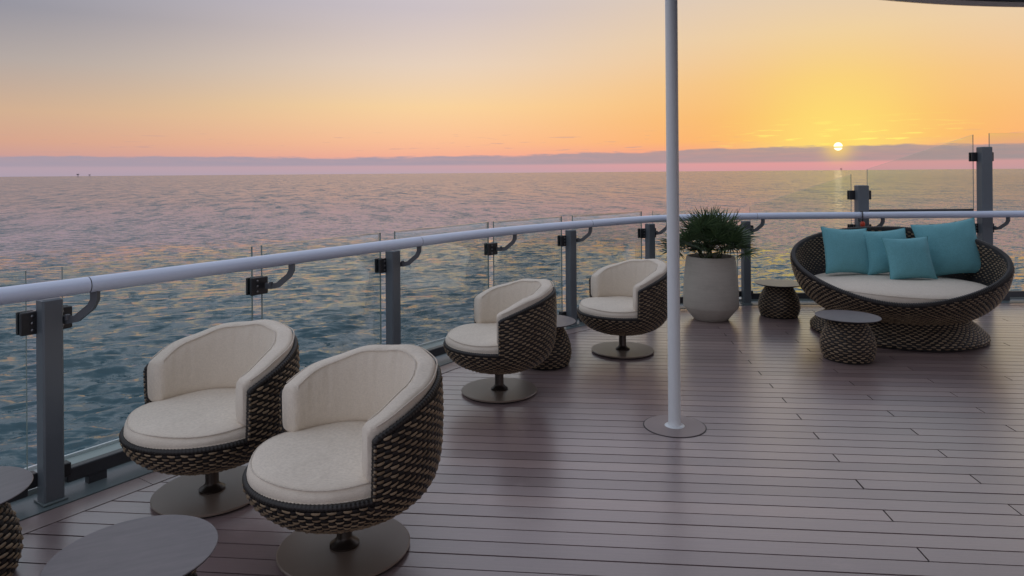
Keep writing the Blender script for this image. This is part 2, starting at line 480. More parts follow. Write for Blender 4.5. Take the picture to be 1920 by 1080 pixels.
# ================================================================== deck edge path
CP = np.array([(-4.8, -.33), (-3.4, 1.73), (-2.26, 3.40), (-1.4, 4.67), (-.52, 5.94), (.05, 6.6), (.70, 7.20), (1.64, 7.92), (2.8, 8.20), (4.1, 8.22), (5.6, 8.22), (7.5, 8.22), (9.5, 8.22)])
def catmull(P, n=40):
    out = []
    for i in range(1, len(P)-2):
        p0, p1, p2, p3 = P[i-1:i+3]
        for t_ in np.linspace(0, 1, n, endpoint=False):
            out.append(.5*((2*p1)+(-p0+p2)*t_+(2*p0-5*p1+4*p2-p3)*t_*t_+(-p0+3*p1-3*p2+p3)*t_**3))
    out.append(P[-2]); return np.array(out)
PATH = catmull(CP)
# straight run on the near side, carried past the frame
d0 = (PATH[1]-PATH[0])/np.linalg.norm(PATH[1]-PATH[0])
S0 = 6.0
PATH = np.vstack([PATH[:1]-d0*S0, PATH])
ARC = np.r_[0, np.cumsum(np.hypot(*np.diff(PATH, axis=0).T))]-S0     # 0 = start of the fitted curve
TAN = np.gradient(PATH, axis=0); TAN /= np.linalg.norm(TAN, axis=1)[:, None]
NOR = np.stack([-TAN[:, 1], TAN[:, 0]], 1)                            # outboard
def at(s, off=0., z=0.):
    p = np.array([np.interp(s, ARC, PATH[:, 0]), np.interp(s, ARC, PATH[:, 1])])
    n = np.array([np.interp(s, ARC, NOR[:, 0]), np.interp(s, ARC, NOR[:, 1])]); n /= np.linalg.norm(n)
    p = p+n*off
    return Vector((p[0], p[1], z))
def frame(s):
    n = np.array([np.interp(s, ARC, NOR[:, 0]), np.interp(s, ARC, NOR[:, 1])]); n /= np.linalg.norm(n)
    tx, ty = n[1], -n[0]
    return Matrix(((tx, n[0], 0), (ty, n[1], 0), (0, 0, 1)))          # columns: along, outboard, up
SAMP = np.r_[np.linspace(-6, 3.8, 12), np.linspace(4.0, 10., 70), np.linspace(10.3, 13.9, 10)]
def strip(o0, o1, z0, z1, s_list=SAMP):
    """solid band swept along the path between two offsets"""
    mb = MB(); V = []
    for s_ in s_list:
        V += [at(s_, o0, z0), at(s_, o0, z1), at(s_, o1, z1), at(s_, o1, z0)]
    F = []
    n = len(s_list)
    for i in range(n-1):
        for k in range(4): F.append((i*4+k, (i+1)*4+k, (i+1)*4+(k+1) % 4, i*4+(k+1) % 4))
    F += [(0, 1, 2, 3), ((n-1)*4+3, (n-1)*4+2, (n-1)*4+1, (n-1)*4)]
    mb.add(V, F); return mb

# ================================================================== sea
def build_sea():
    zc = -23.4
    naz, nr = 1000, 760
    azs = np.linspace(R(-80), R(80), naz)
    inv = np.linspace(1/38., 1/5000., nr-30)
    r = np.r_[1/inv, np.geomspace(5200, 90000, 30)]
    A, RR = np.meshgrid(azs, r, indexing='ij')
    X = RR*np.sin(A); Y = RR*np.cos(A)
    dr = np.gradient(r)[None, :]*np.ones((naz, 1))
    Z = np.zeros_like(X)
    g = np.random.default_rng(11)
    nw = 54
    lam = np.geomspace(1.0, 9, nw)
    wd = R(-72)
    for L in lam:
        th = wd+g.normal(0, .38)
        k = 2*math.pi/L
        amp = .0125*L**.92*g.uniform(.6, 1.3)
        fade = np.clip((L/dr-2.5)/3., 0, 1)
        ph = k*(X*math.cos(th)+Y*math.sin(th))+g.uniform(0, 6.28)
        # sharpened crests
        Z += amp*fade*(np.sin(ph)+.18*np.cos(2*ph))
    grp = .75+.35*np.sin(X*.031+Y*.017+1)*np.sin(Y*.023-X*.011)
    Z *= grp
    V = np.stack([X, Y, zc+Z], -1).reshape(-1, 3)
    F = grid_faces(naz, nr)[:, ::-1]
    F = F[:, ::-1] if False else F
    me = np_mesh('sea', V, F, MAT['sea'])
    o = link('sea', me); tag(o, kind='structure')
    return o
build_sea()

# ================================================================== ship deck
def deck_outline(off, far=-4.5):
    pts = [at(s_, off) for s_ in np.r_[np.linspace(-6, 3.8, 6), np.linspace(4.2, 9.8, 36), 13.9]]
    return [(p.x, p.y) for p in pts]
edge_in = deck_outline(-.25)
# sub-floor of black caulk
mb = MB()
poly = edge_in+[(9.0, -5.2), (-6.6, -5.2)]
mb.add([(x_, y_, -.006) for x_, y_ in poly]+[(x_, y_, -.25) for x_, y_ in poly],
       [tuple(range(len(poly)-1, -1, -1))]+[tuple(range(len(poly), 2*len(poly)))]+[(i, (i+1) % len(poly), len(poly)+(i+1) % len(poly), len(poly)+i) for i in range(len(poly))])
deck = mb.build('deck', MAT['caulk'], smooth=False); tag(deck, kind='structure')

PITCH = .1069; GAP = .0078; V0 = 4.218
cu, su = math.cos(BA), math.sin(BA)
def uv2xy(u, v): return (u*cu+v*su, -u*su+v*cu)
def xy2uv(x_, y_): return (x_*cu-y_*su, x_*su+y_*cu)
HALF = []
E_uv = [xy2uv(*p) for p in edge_in]
for (a, b_) in zip(E_uv[:-1], E_uv[1:]):
    t_ = np.array(b_)-np.array(a); L = np.hypot(*t_)
    if L < 1e-6: continue
    n_ = np.array((t_[1], -t_[0]))/L                                  # inboard normal
    HALF.append((np.array(a)+n_*.005, n_))
HALF.append((np.array((6.9, 0)), np.array((-1., 0))))
def clip(poly):
    cut = False
    for p0, n_ in HALF:
        out = []
        d = [float(np.dot(np.array(q)-p0, n_)) for q in poly]
        if min(d) >= 0: continue
        cut = True
        for i in range(len(poly)):
            j = (i+1) % len(poly)
            if d[i] >= 0: out.append(poly[i])
            if (d[i] >= 0) != (d[j] >= 0):
                k = d[i]/(d[i]-d[j]); out.append(tuple(np.array(poly[i])+k*(np.array(poly[j])-np.array(poly[i]))))
        poly = out
        if len(poly) < 3: return [], True
    return poly, cut
def prism(mb, poly, z0, z1):
    n = len(poly)
    mb.add([(x_, y_, z0) for x_, y_ in poly]+[(x_, y_, z1) for x_, y_ in poly],
           [tuple(range(n-1, -1, -1)), tuple(range(n, 2*n))]+[(i, (i+1) % n, n+(i+1) % n, n+i) for i in range(n)])
# recess of the pole's round plate
POLE = (1.008, 4.285)
shared = {}
rest = MB()
def plank_rows():
    kmin = int((-4.0-V0)/PITCH); kmax = int((8.6-V0)/PITCH)
    for k in range(kmin, kmax+1):
        v0 = V0+k*PITCH+GAP/2; v1 = V0+(k+1)*PITCH-GAP/2
        ph = (k % 3)*.613+1.41
        cuts = [-9.]+[ph+1.84*i for i in range(-1 if k < -30 else 0, 5)]
        for a, b_ in zip(cuts[:-1], cuts[1:]):
            yield k, a+GAP/2, b_-GAP/2, v0, v1
for k, u0, u1, v0, v1 in plank_rows():
    poly, cut = clip([(u0, v0), (u1, v0), (u1, v1), (u0, v1)])
    if len(poly) < 3: continue
    vm_ = (v0+v1)/2
    um = sum(p[0] for p in poly)/len(poly)
    umin = min(p[0] for p in poly)
    # the piece shows in the frame if its nearest end lies within the view cone
    xm, ym = uv2xy(umin, vm_)
    vis = vm_ > 1.9 and xm < .86*max(ym, .1)+.5
    if not vis:
        prism(rest, [uv2xy(*p) for p in poly], -.005, random.uniform(-.0006, .0006)); continue
    if not cut:
        if 'p' not in shared:
            q = MB(); L = u1-u0; w_ = v1-v0
            prism(q, [(-L/2, -w_/2), (L/2, -w_/2), (L/2, w_/2), (-L/2, w_/2)], -.005, 0.)
            shared['p'] = q.mesh('plank', MAT['plank'], smooth=False)
        o = link('plank', shared['p'], deck)
        xc, yc = uv2xy((u0+u1)/2, vm_)
        o.location = (xc, yc, random.uniform(-.0006, .0006)); o.rotation_euler = (0, 0, -BA)
    else:
        q = MB(); prism(q, [uv2xy(*p) for p in poly], -.005, random.uniform(-.0006, .0006))
        q.build('plank', MAT['plank'], deck, smooth=False)
o = rest.build('planks_beyond', MAT['plank'], deck, smooth=False); tag(o, kind='stuff')

# margin boards along the edge, butted
cutsS = [-6., -3.1, -.6, 2.35, 4.9, 6.6, 8.3, 10.9, 13.9]
for a, b_ in zip(cutsS[:-1], cutsS[1:]):
    n_ = max(2, int((b_-a)/.12))
    strip(-.246, -.103, -.2, .0, np.linspace(a+.002, b_-.002, n_)).build('margin_board', MAT['margin'], deck, smooth=False)
wwy = strip(-.099, .145, -.2, .004).build('waterway', MAT['steel'], smooth=False); tag(wwy, kind='structure')
strip(.145, .157, -.2, .030).build('edge_bar', MAT['ledge'], wwy, smooth=False)
led = strip(.158, .50, -.3, -.004).build('outer_ledge', MAT['ledge'], smooth=False); tag(led, kind='structure')
strip(.50, .515, -.3, .012).build('ledge_lip', MAT['hull'], led, smooth=False)
hull = strip(-.2, .49, -24.6, -.302).build('ship_hull', MAT['hull'], smooth=False); tag(hull, kind='structure')

# ================================================================== glass railing
railing = empty('glass_railing', at(4., 0., 0.))
tag(railing, 'curved glass balustrade with grey posts and a pale tubular handrail along the deck edge', 'railing')
RO = Vector(at(4., 0., 0.))
def rel(v): return Vector(v)-RO
def rbuild(mb, name, mat, parent=None, **kw):
    """geometry given in world space; parts hang under the railing, sub-parts under the part"""
    p = railing if parent is None else parent
    org = RO
    mb.V = [tuple(Vector(v)-org) for v in mb.V]
    o = mb.build(name, mat, p, **kw)
    return o
ZR = 1.062
RAIL_IN = -.15
# handrail segments with joints just past each post
POSTS = [(-2.9, 1.0), (-.42, 1.0), (1.977, 1.0), (4.370, 1.0), (6.734, 1.0), (7.988, 1.0), (9.245, 1.0), (10.651, 1.415), (12.132, 1.865), (13.6, 1.865)]
MIDS = [-1.65, .78, 3.19, 5.66]
joints = [-2.8, -.33, 2.09, 4.52, 6.88, 8.13, 9.31, 10.56, 12.6, 13.9]
def rail_pts(a, b_):
    n_ = max(2, int((b_-a)/.08)); return [at(s_, RAIL_IN, ZR) for s_ in np.linspace(a, b_, n_)]
for a, b_ in zip([-6.]+joints[:-1], joints):
    q = MB(); q.tube(rail_pts(a+.0025, b_-.0025), .040, 28)
    rbuild(q, 'handrail', MAT['rail'], auto=50)
for a in joints[:-1]:
    q = MB(); q.tube([at(a-.003, RAIL_IN, ZR), at(a+.003, RAIL_IN, ZR)], .0385, 24)
    rbuild(q, 'rail_joint', MAT['joint'], auto=50)
def bracket(s_):
    q = MB()
    M = frame(s_)
    def P(a, o_, z_): return at(s_, 0, 0)+M @ Vector((a, o_, z_))
    q.tube([P(.035, .0, .885), P(.040, -.05, .885), P(.060, -.085, .893), P(.105, -.135, .950), P(.115, -.15, .985), P(.115, -.15, 1.03)], .025, 4, sq=(1., .8))
    q.box(P(.03, -.052, .90), (.022, .018, .03), M, bev=.003)
    return q
def clampblock(s_, a, w_=.078, h_=.112):
    q = MB(); M = frame(s_); p = at(s_)
    for o_ in (.030, .072):
        q.box(p+M @ Vector((a, o_, .885)), (w_, .020, h_), M, bev=.004)
    q.box(p+M @ Vector((a, .051, .885)), (w_*.45, .024, h_*.8), M)
    return q
def bolts(s_, a):
    q = MB(); M = frame(s_); p = at(s_)
    for dz_ in (-.034, 0, .034):
        c = p+M @ Vector((a, .019, .885+dz_))
        q.tube([c, c-M @ Vector((0, .005, 0))], .0075, 8)
    return q
for s_, ztop in POSTS:
    tall = ztop > 1.1
    q = MB(); M = frame(s_)
    w_ = .092 if not tall else .13
    q.box(at(s_, -.005, (ztop+.006)/2), (w_, .085 if not tall else .11, ztop-.006), M, bev=.008)
    po = rbuild(q, 'post', MAT['post'], auto=30)
    q = MB(); q.box(at(s_, -.005, .010), (w_+.016, .118, .010), M, bev=.002)
    rbuild(q, 'foot_weld', MAT['steel'], po, smooth=False)
    for sg in (-1, 1):
        rbuild(clampblock(s_, sg*(w_/2+.032), .072), 'glass_clamp', MAT['clamp'], po, auto=30)
        rbuild(bolts(s_, sg*(w_/2+.020)), 'bolts', MAT['bolt'], po)['kind'] = 'stuff'
        q = MB(); q.box(at(s_)+M @ Vector((sg*(w_/2+.028), .051, .115)), (.062, .055, .07), M, bev=.004)
        rbuild(q, 'lower_clamp', MAT['clamp'], po, auto=30)
        if tall:
            q = MB()
            for o_ in (.030, .072): q.box(at(s_)+M @ Vector((sg*(w_/2+.026), o_, ztop-.12)), (.085, .020, .11), M, bev=.004)
            q.box(at(s_)+M @ Vector((sg*(w_/2+.010), .051, ztop-.12)), (.05, .03, .09), M)
            rbuild(q, 'upper_clamp', MAT['clamp'], po, auto=30)
    rbuild(bracket(s_+.03 if not tall else s_+.06), 'rail_bracket', MAT['bracket'], po, auto=40)
for s_ in MIDS:
    c_ = clampblock(s_, 0., .125, .112)
    co = rbuild(c_, 'glass_clamp', MAT['clamp'], auto=30)
    rbuild(bracket(s_), 'rail_bracket', MAT['bracket'], co, auto=40)
    rbuild(bolts(s_, -.02), 'bolts', MAT['bolt'], co)['kind'] = 'stuff'
    q = MB(); M = frame(s_); q.box(at(s_)+M @ Vector((0, .051, .05)), (.10, .06, .09), M, bev=.004)
    rbuild(q, 'lower_clamp', MAT['clamp'], co, auto=30)
GO = .051; GT = .016
def pane(a, b_, z0, za, zb, name='glass_pane'):
    p0, p1 = at(a, GO), at(b_, GO)
    d = (p1-p0).normalized(); n_ = Vector((-d.y, d.x, 0))*GT/2
    V = []
    for sg in (-1, 1):
        for p, z_ in ((p0, z0), (p1, z0), (p1, zb), (p0, za)):
            V.append(Vector((p.x, p.y, z_))+n_*sg)
    q = MB()
    q.add(V, [(0, 1, 2, 3), (7, 6, 5, 4)], 0)
    q.add(V, [(0, 4, 5, 1), (1, 5, 6, 2), (2, 6, 7, 3), (3, 7, 4, 0)], 1)
    o = rbuild(q, name, [MAT['glass'], MAT['glassedge']], smooth=False)
    return o, p0, p1, d
def channel(parent, p0, p1, d, z0, z1, wd_=.05):
    M = Matrix(((d.x, -d.y, 0), (d.y, d.x, 0), (0, 0, 1)))
    q = MB(); c = (p0+p1)/2; c.z = (z0+z1)/2
    q.box(c, ((p1-p0).length-.01, wd_, z1-z0), M, bev=.004)
    ob = rbuild(q, 'bottom_channel', MAT['channel'], parent, auto=30)
    L = (p1-p0).length
    return ob
def feet(parent, p0, p1, d):
    M = Matrix(((d.x, -d.y, 0), (d.y, d.x, 0), (0, 0, 1)))
    for f_ in (.14, .86):
        q = MB(); c = p0.lerp(p1, f_); c.z = .026
        q.box(c, (.09, .04, .046), M)
        rbuild(q, 'channel_foot', MAT['channel'], parent, smooth=False)
sup = sorted([(s_, 'p', z_) for s_, z_ in POSTS]+[(s_, 'm', 1.0) for s_ in MIDS])
for (a, ka, za), (b_, kb, zb) in zip(sup[:-1], sup[1:]):
    ga = .036 if ka == 'm' else (.080 if za < 1.1 else .098)
    gb = .036 if kb == 'm' else (.080 if zb < 1.1 else .098)
    s0, s1 = a+ga, b_-gb
    if za < 1.1 and zb < 1.1:
        o, p0, p1, d = pane(s0, s1, .085, 1.140, 1.140)
    elif za < 1.1:
        o, p0, p1, d = pane(s0, s1, .085, 1.165, 1.545)
    elif zb > za:
        o, p0, p1, d = pane(s0, s1, .085, 1.03, 1.03)
        u_, p0u, p1u, du = pane(s0, s1, 1.105, 1.605, 2.015)
        channel(u_, p0u, p1u, du, 1.088, 1.118, .03)
    else:
        o, p0, p1, d = pane(s0, s1, .085, 2.03, 2.03)
    channel(o, p0, p1, d, .047, .118)
    feet(o, p0, p1, d)
# safety-light bracket hanging on the tall post beside the sofa
sx_ = 10.56
hook = empty('safety_light', at(sx_, -.20, .93))
tag(hook, 'small red safety light clipped on the handrail by the shorter tall post', 'light')
q = MB(); q.tube([(0, 0, .178), (.004, .05, .180), (0, .095, .13), (0, .09, .06), (0, .02, .055)], .006, 6); q.tube([(0, 0, .178), (0, -.005, .10), (0, .0, .055)], .006, 6)
q.build('clip', MAT['clamp'], hook)
q = MB(); q.lathe([(.018, 0), (.027, .012), (.027, .045), (.016, .062)], 14); q.build('lens', MAT['red'], hook, auto=40)
q = MB(); q.lathe([(.02, -.05), (.031, -.042), (.031, -.004), (.02, -.0005)], 14); q.build('housing', MAT['clamp'], hook, auto=40)

# ================================================================== mast pole
pole = empty('white_pole', (POLE[0], POLE[1], 0))
tag(pole, 'tall pale round pole rising from a round brown floor plate', 'pole')
q = MB(); q.lathe([(.046, .0052), (.046, .010), (.0388, .024), (.0386, .05), (.0386, 3.02), (.0386, 3.033)], 40); q.build('shaft', MAT['pole'], pole, auto=40)
q = MB(); q.lathe([(.188, .0008), (.188, .0038), (.186, .005)], 72); pl = q.build('floor_plate', MAT['plate'], pole, auto=30)
q = MB(); q.lathe([(.194, .0008), (.194, .0024)], 72); q.build('plate_joint', MAT['caulk'], pl, auto=30)
q = MB(); q.lathe([(.062, .0051), (.060, .0075), (.047, .013)], 40); q.build('collar', MAT['pole'], pole, auto=30)

# ================================================================== round canopy overhead (only its edge is in view)
CR = 5.49
can = empty('round_canopy', (4.9, .5, 0))
tag(can, 'dark round canopy overhead with a pale rounded rim', 'canopy')
q = MB(); q.lathe([(.05, 3.035), (CR-.09, 3.035), (CR-.09, 3.10), (.05, 3.45)], 160); q.build('canopy_panel', MAT['canopy'], can, auto=30)
q = MB()
q.lathe([(CR-.088, 3.03), (CR-.05, 3.0), (CR, 3.01), (CR+.02, 3.05), (CR, 3.10), (CR-.088, 3.11)], 220, cap=False); q.build('canopy_rim', MAT['canopyedge'], can, auto=40)
q = MB(); q.lathe([(.10, .004), (.10, .02), (.05, .03), (.05, 3.034)], 32); q.build('canopy_post', MAT['pole'], can, auto=40)

# ================================================================== wicker
def prof_curve(pts, n=400):
    P = np.array(pts, float)
    P = np.vstack([2*P[0]-P[1], P, 2*P[-1]-P[-2]])
    C = catmull(P, 30)
    s_ = np.r_[0, np.cumsum(np.hypot(*np.diff(C, axis=0).T))]
    ss = np.linspace(0, s_[-1], n)
    return ss, np.interp(ss, s_, C[:, 0]), np.interp(ss, s_, C[:, 1])
def weave(S, us, vs, keep, du, dv, h, lenf=1.26, widf=.74, tan_even=True):
    """little bulged strand pieces in a staggered pattern on surface S(u,v)"""
    I, J = np.meshgrid(np.arange(len(us)), np.arange(len(vs)), indexing='ij')
    I = I.ravel(); J = J.ravel()
    U = us[I]; Vv = vs[J]
    k = keep(U, Vv)
    I, J, U, Vv = I[k], J[k], U[k], Vv[k]
    tanp = ((I+J) % 2 == 0)
    a = np.array([-1, -.62, 0, .62, 1.]); b_ = np.array([-1., 0, 1.])
    hb = np.array([-.15, 1., -.15])
    ha = np.array([-.55, .62, 1., .62, -.55])
    lf = np.where(tanp, lenf, 1.0); wf = np.where(tanp, widf, .86); hh = np.where(tanp, 1., .42)*h
    jit = rng.normal(0, .09, len(U))
    lf = lf*rng.uniform(.86, 1.12, len(U)); wf = wf*rng.uniform(.84, 1.1, len(U)); hh = hh*rng.uniform(.75, 1.2, len(U))
    uu = U[:, None, None]+a[None, :, None]*(lf/2)[:, None, None]*du
    wid = (1-.55*a**2)[None, :, None]*(wf/2)[:, None, None]*dv
    vv = Vv[:, None, None]+b_[None, None, :]*wid+jit[:, None, None]*dv*a[None, :, None]
    off = hh[:, None, None]*(ha[None, :, None]*.65+hb[None, None, :]*.55-.25)
    uu, vv, off = np.broadcast_arrays(uu, vv, off)
    e = 1e-3
    P = S(uu, vv)
    Tu = S(uu+e, vv)-S(uu-e, vv); Tv = S(uu, vv+e)-S(uu, vv-e)
    Nn = np.cross(Tu, Tv); Nn /= np.maximum(np.linalg.norm(Nn, axis=-1), 1e-12)[..., None]
    P = P+Nn*off[..., None]
    base = grid_faces(5, 3)
    F = (base[None]+(np.arange(len(U))*15)[:, None, None]).reshape(-1, 4)
    mi = np.repeat(np.where(tanp, 0, 1), len(base))
    return P.reshape(-1, 3), F, mi
def join(*parts):
    V = []; F = []; M = []; o = 0
    for v, f, m_ in parts:
        V.append(v); F.append(f+o); M.append(m_); o += len(v)
    return np.vstack(V), np.vstack(F), np.concatenate(M)
def wrapped_rim(mb, pts, rad, closed=True, wrap=.012, mi=0, n=8):
    P = [Vector(p) for p in pts]
    if closed: P.append(P[0])
    s_ = np.r_[0, np.cumsum([(b_-a).length for a, b_ in zip(P[:-1], P[1:])])]
    L = s_[-1]; N_ = int(L/wrap*4); N_ -= N_ % 4
    q = np.linspace(0, L, N_, endpoint=not closed)
    A = np.array([tuple(p) for p in P])
    X = [np.interp(q, s_, A[:, k]) for k in range(3)]
    rr = rad*(1+.10*np.cos(np.arange(N_)*math.pi/2))
    mb.tube(list(zip(*X)), list(rr), n, closed=closed, mi=mi)

# ------------------------------------------------------------------ swivel chair prototype (back along local +X)
CH_S, CH_R, CH_Z = prof_curve([(.05, .178), (.12, .180), (.22, .196), (.305, .232), (.365, .283), (.398, .345), (.414, .43), (.420, .53), (.420, .63), (.414, .80)])
ARM = R(102.5)
def smooth01(x): x = np.clip(x, 0, 1); return x*x*(3-2*x)
def ch_top(th):
    t_ = np.clip(np.abs(th)/ARM, 0, 1)
    return .598+.148*(1-t_*t_)**.95
RIMZ = .365
def ch_outer(th, s_, inset=0.):
    r = np.interp(s_, CH_S, CH_R)-inset; z = np.interp(s_, CH_S, CH_Z)
    return np.stack([r*np.cos(th), r*np.sin(th), z], -1)
def make_chair():
    root = empty('swivel_chair')
    # pedestal
    q = MB(); q.lathe([(.262, .0015), (.268, .004), (.268, .010), (.262, .0105)], 72); rub = q
    q = MB(); q.lathe([(.272, .010), (.276, .013), (.276, .019), (.272, .022), (.03, .022)], 80, cap=True); bp = q.build('base_plate', MAT['bronze'], root, auto=30)
    rub.build('rubber_ring', MAT['rubber'], bp, auto=30)
    q = MB(); q.lathe([(.062, .0222), (.062, .030), (.045, .042), (.034, .054), (.032, .06), (.032, .185)], 40); q.build('stem', MAT['stem'], root, auto=35)
    # core shell, two walls
    ths = np.r_[np.linspace(-math.pi, -ARM-1e-4, 22), np.linspace(-ARM, ARM, 64), np.linspace(ARM+1e-4, math.pi, 22)[:-1]]
    nv = 26
    tops = np.where(np.abs(ths) <= ARM+1e-6, ch_top(ths), RIMZ)
    stop = np.interp(tops, CH_Z, CH_S)
    fr_ = np.linspace(0, 1, nv)
    TH = np.repeat(ths[:, None], nv, 1); SS = stop[:, None]*fr_[None]
    outer = ch_outer(TH, SS, .006)
    inner = ch_outer(TH, SS, .027)
    inner[..., 2] += .018*(1-fr_)[None]
    prof_ = np.concatenate([outer, inner[:, ::-1]], 1)
    V = prof_.reshape(-1, 3)
    F = grid_faces(len(ths), 2*nv, wu=True)
    shell = link('wicker_shell', np_mesh('wicker_shell', V, F, MAT['core']), root)
    # weave
    nu = 86; us = np.linspace(-math.pi, math.pi, nu, endpoint=False); du = us[1]-us[0]
    dv = .0175; vs = np.arange(.05, CH_S[-1], dv)
    srim = np.interp(RIMZ, CH_Z, CH_S)
    tilt = .055
    def S(u, v):
        w_ = np.clip((v-srim+.16)/.22, 0, 1)
        return ch_outer(u, v+tilt*np.cos(u)*w_*(np.abs(u) <= ARM+.05))
    def keep(u, v):
        p = S(u, v)
        tp = np.where(np.abs(u) <= ARM-.03, ch_top(u), RIMZ)
        return p[..., 2] < tp-.012
    w1 = weave(S, us, vs, keep, du, dv, .0060)
    # inside face of the wall, seen above and beside the cushion
    def S2(u, v): return ch_outer(u, v, .034)
    def keep2(u, v):
        p = S2(u, v); return (np.abs(u) <= ARM-.02) & (p[..., 2] > .36) & (p[..., 2] < ch_top(u)-.012)
    P2, F2, M2 = weave(S2, us, vs, keep2, du, dv, -.004)
    V, F, M_ = join(w1, (P2, F2[:, ::-1], M2))
    wv = link('wicker_weave', np_mesh('wicker_weave', V, F, [MAT['tan'], MAT['dark']], True, M_), shell); tag(wv, kind='stuff')
    # upright stitching of the two arm fronts
    q = MB()
    for sg in (-1, 1):
        for kk, inset in enumerate((.002, .014, .026)):
            for jz in range(18):
                z_ = RIMZ+.012+jz*.0135
                if z_ > .588: break
                s_ = np.interp(z_, CH_Z, CH_S)
                p = ch_outer(np.array(sg*(ARM+.012)), np.array(s_), inset)
                q.tube([(p[0], p[1], z_-.005), (p[0], p[1], z_+.005)], .0062, 6, mi=(jz+kk) % 2)
    tag(q.build('arm_edge_weave', [MAT['tan'], MAT['dark']], shell), kind='stuff')
    # rolled rim
    pts = []
    for th, tz in zip(ths, tops):
        s_ = np.interp(tz, CH_Z, CH_S)
        p = ch_outer(np.array(th), np.array(s_), .014); pts.append((p[0], p[1], tz))
    q = MB(); wrapped_rim(q, pts, .0135, True, .016); q.build('rolled_rim', MAT['dark'], shell)
    # seat cushion
    prof_ = [(.001, .448), (.14, .450), (.26, .446), (.335, .436), (.356, .426), (.369, .410), (.373, .392), (.369, .372), (.355, .350), (.335, .338), (.2, .333), (.001, .333)]
    n = 96; V = []; g = np.random.default_rng(5)
    ph = g.uniform(0, 6.28, 6)
    for r_, z_ in prof_:
        for i in range(n):
            a = 2*math.pi*i/n
            rr = r_*(1+.006*math.sin(3*a+ph[0])+.004*math.sin(7*a+ph[1]))
            zz = z_+(.006*math.sin(2*a+ph[2])*r_/.38+.004*math.cos(5*a+ph[3])*r_/.38 if z_ > .40 else 0)
            V.append((rr*math.cos(a)-.014, rr*math.sin(a), zz))
    F = [(k*n+i, k*n+(i+1) % n, (k+1)*n+(i+1) % n, (k+1)*n+i) for k in range(len(prof_)-1) for i in range(n)]
    F = [f[::-1] for f in F]
    q = MB(); q.add(V, F); seat = q.build('seat_cushion', MAT['fabric'], root)
    q = MB()
    for rr, zz in ((.3585, .4265), (.3705, .376)):
        q.tube([(rr*math.cos(a)*1.0-.014, rr*math.sin(a), zz+(.004*math.sin(2*a+ph[2])+.003*math.cos(5*a+ph[3]) if zz > .4 else 0)) for a in np.linspace(0, 2*math.pi, 96, endpoint=False)], .0030, 6, closed=True)
    q.build('piping', MAT['piping'], seat)
    # wrap-round back cushion
    ca = R(106)
    tt = np.linspace(-1, 1, 90)
    ths2 = ca*tt
    sec = []
    nsec = 36
    for i in range(nsec):
        a = 2*math.pi*i/nsec
        c_, s__ = math.cos(a), math.sin(a)
        sec.append((abs(c_)**.42*math.copysign(1, c_), abs(s__)**.36*math.copysign(1, s__)))
    sec = np.array(sec)
    V = []; corners = {0: [], 1: [], 2: []}
    for th, t_ in zip(ths2, tt):
        zt = float(ch_top(th))+.050+.004*math.sin(9*th+1)
        zb = .425
        thick = .100-.012*abs(t_)
        rin_b = .385-thick; 
        endk = max(0., (abs(t_)-.955)/.045)
        sc = math.sqrt(max(0., 1-endk**2.2))*.16+.84 if endk > 0 else 1.
        cz = (zt+zb)/2; hz = (zt-zb)/2*sc; hr = thick/2*sc
        for cx, cy in sec:
            z_ = cz+cy*hz
            f_ = (z_-zb)/(zt-zb)
            rc = .388-thick/2+.004*f_
            bulge = .010*math.sin(math.pi*np.clip(f_, 0, 1)) if cx < 0 else 0.
            wrk = .0045*(math.sin(23*th+3*f_+2*math.sin(5*th))*.6+math.sin(41*th+1.7*math.sin(3*th+2))*.5)*(.4+.6*math.sin(2.3*th+.8)**2)*np.clip(f_-.35, 0, 1)*1.5 if cx < .3 else 0.
            rr = rc+cx*hr-bulge+wrk+.012*f_*(1-abs(t_))
            V.append((rr*math.cos(th), rr*math.sin(th), z_))
        for key, (cx, cy) in enumerate(((-1.0, .94), (1.0, .94), (-1.0, -.9))):
            z_ = cz+cy*hz*.995; f_ = (z_-zb)/(zt-zb)
            rr = .388-thick/2+.004*f_+cx*hr*.97+.012*f_*(1-abs(t_))
            corners[key].append((rr*math.cos(th), rr*math.sin(th), z_))
    F = list(map(tuple, grid_faces(len(tt), nsec, wv=True)))
    F += [tuple(range(nsec)), tuple(range((len(tt)-1)*nsec+nsec-1, (len(tt)-1)*nsec-1, -1))]
    q = MB(); q.add(V, F); back = q.build('back_cushion', MAT['fabric'], root, auto=60)
    q = MB(); 
    for key in (0, 1): q.tube(corners[key][2:-2], .0030, 6)
    for e_ in (2, -3):
        a0, a1 = Vector(corners[0][e_]), Vector(corners[2][e_])
        q.tube([a0.lerp(a1, f_) for f_ in np.linspace(0, 1, 6)], .0030, 6)
    q.build('piping', MAT['piping'], back)
    return root
def copy_tree(o, parent=None):
    c = o.copy(); COL.objects.link(c); c.parent = parent
    for ch in list(o.children): copy_tree(ch, c)
    return c
chair0 = make_chair()
CHAIRS = [((-1.519, 3.43), 60, 'beige cushioned wicker swivel chair of the close pair, the one beside the railing'),
          ((-.726, 2.909), 43, 'beige cushioned wicker swivel chair of the close pair, standing farther from the railing'),
          ((-.105, 4.985), 15, 'beige cushioned wicker swivel chair with a round side table behind its back'),
          ((.972, 6.075), 24, 'beige cushioned wicker swivel chair standing right behind the white pole')]
for i, ((cx, cy), b_, lab) in enumerate(CHAIRS):
    o = chair0 if i == 0 else copy_tree(chair0)
    o.location = (cx, cy, 0); o.rotation_euler = (0, 0, R(b_))
    tag(o, lab, 'chair', 'wicker swivel chairs along the railing')

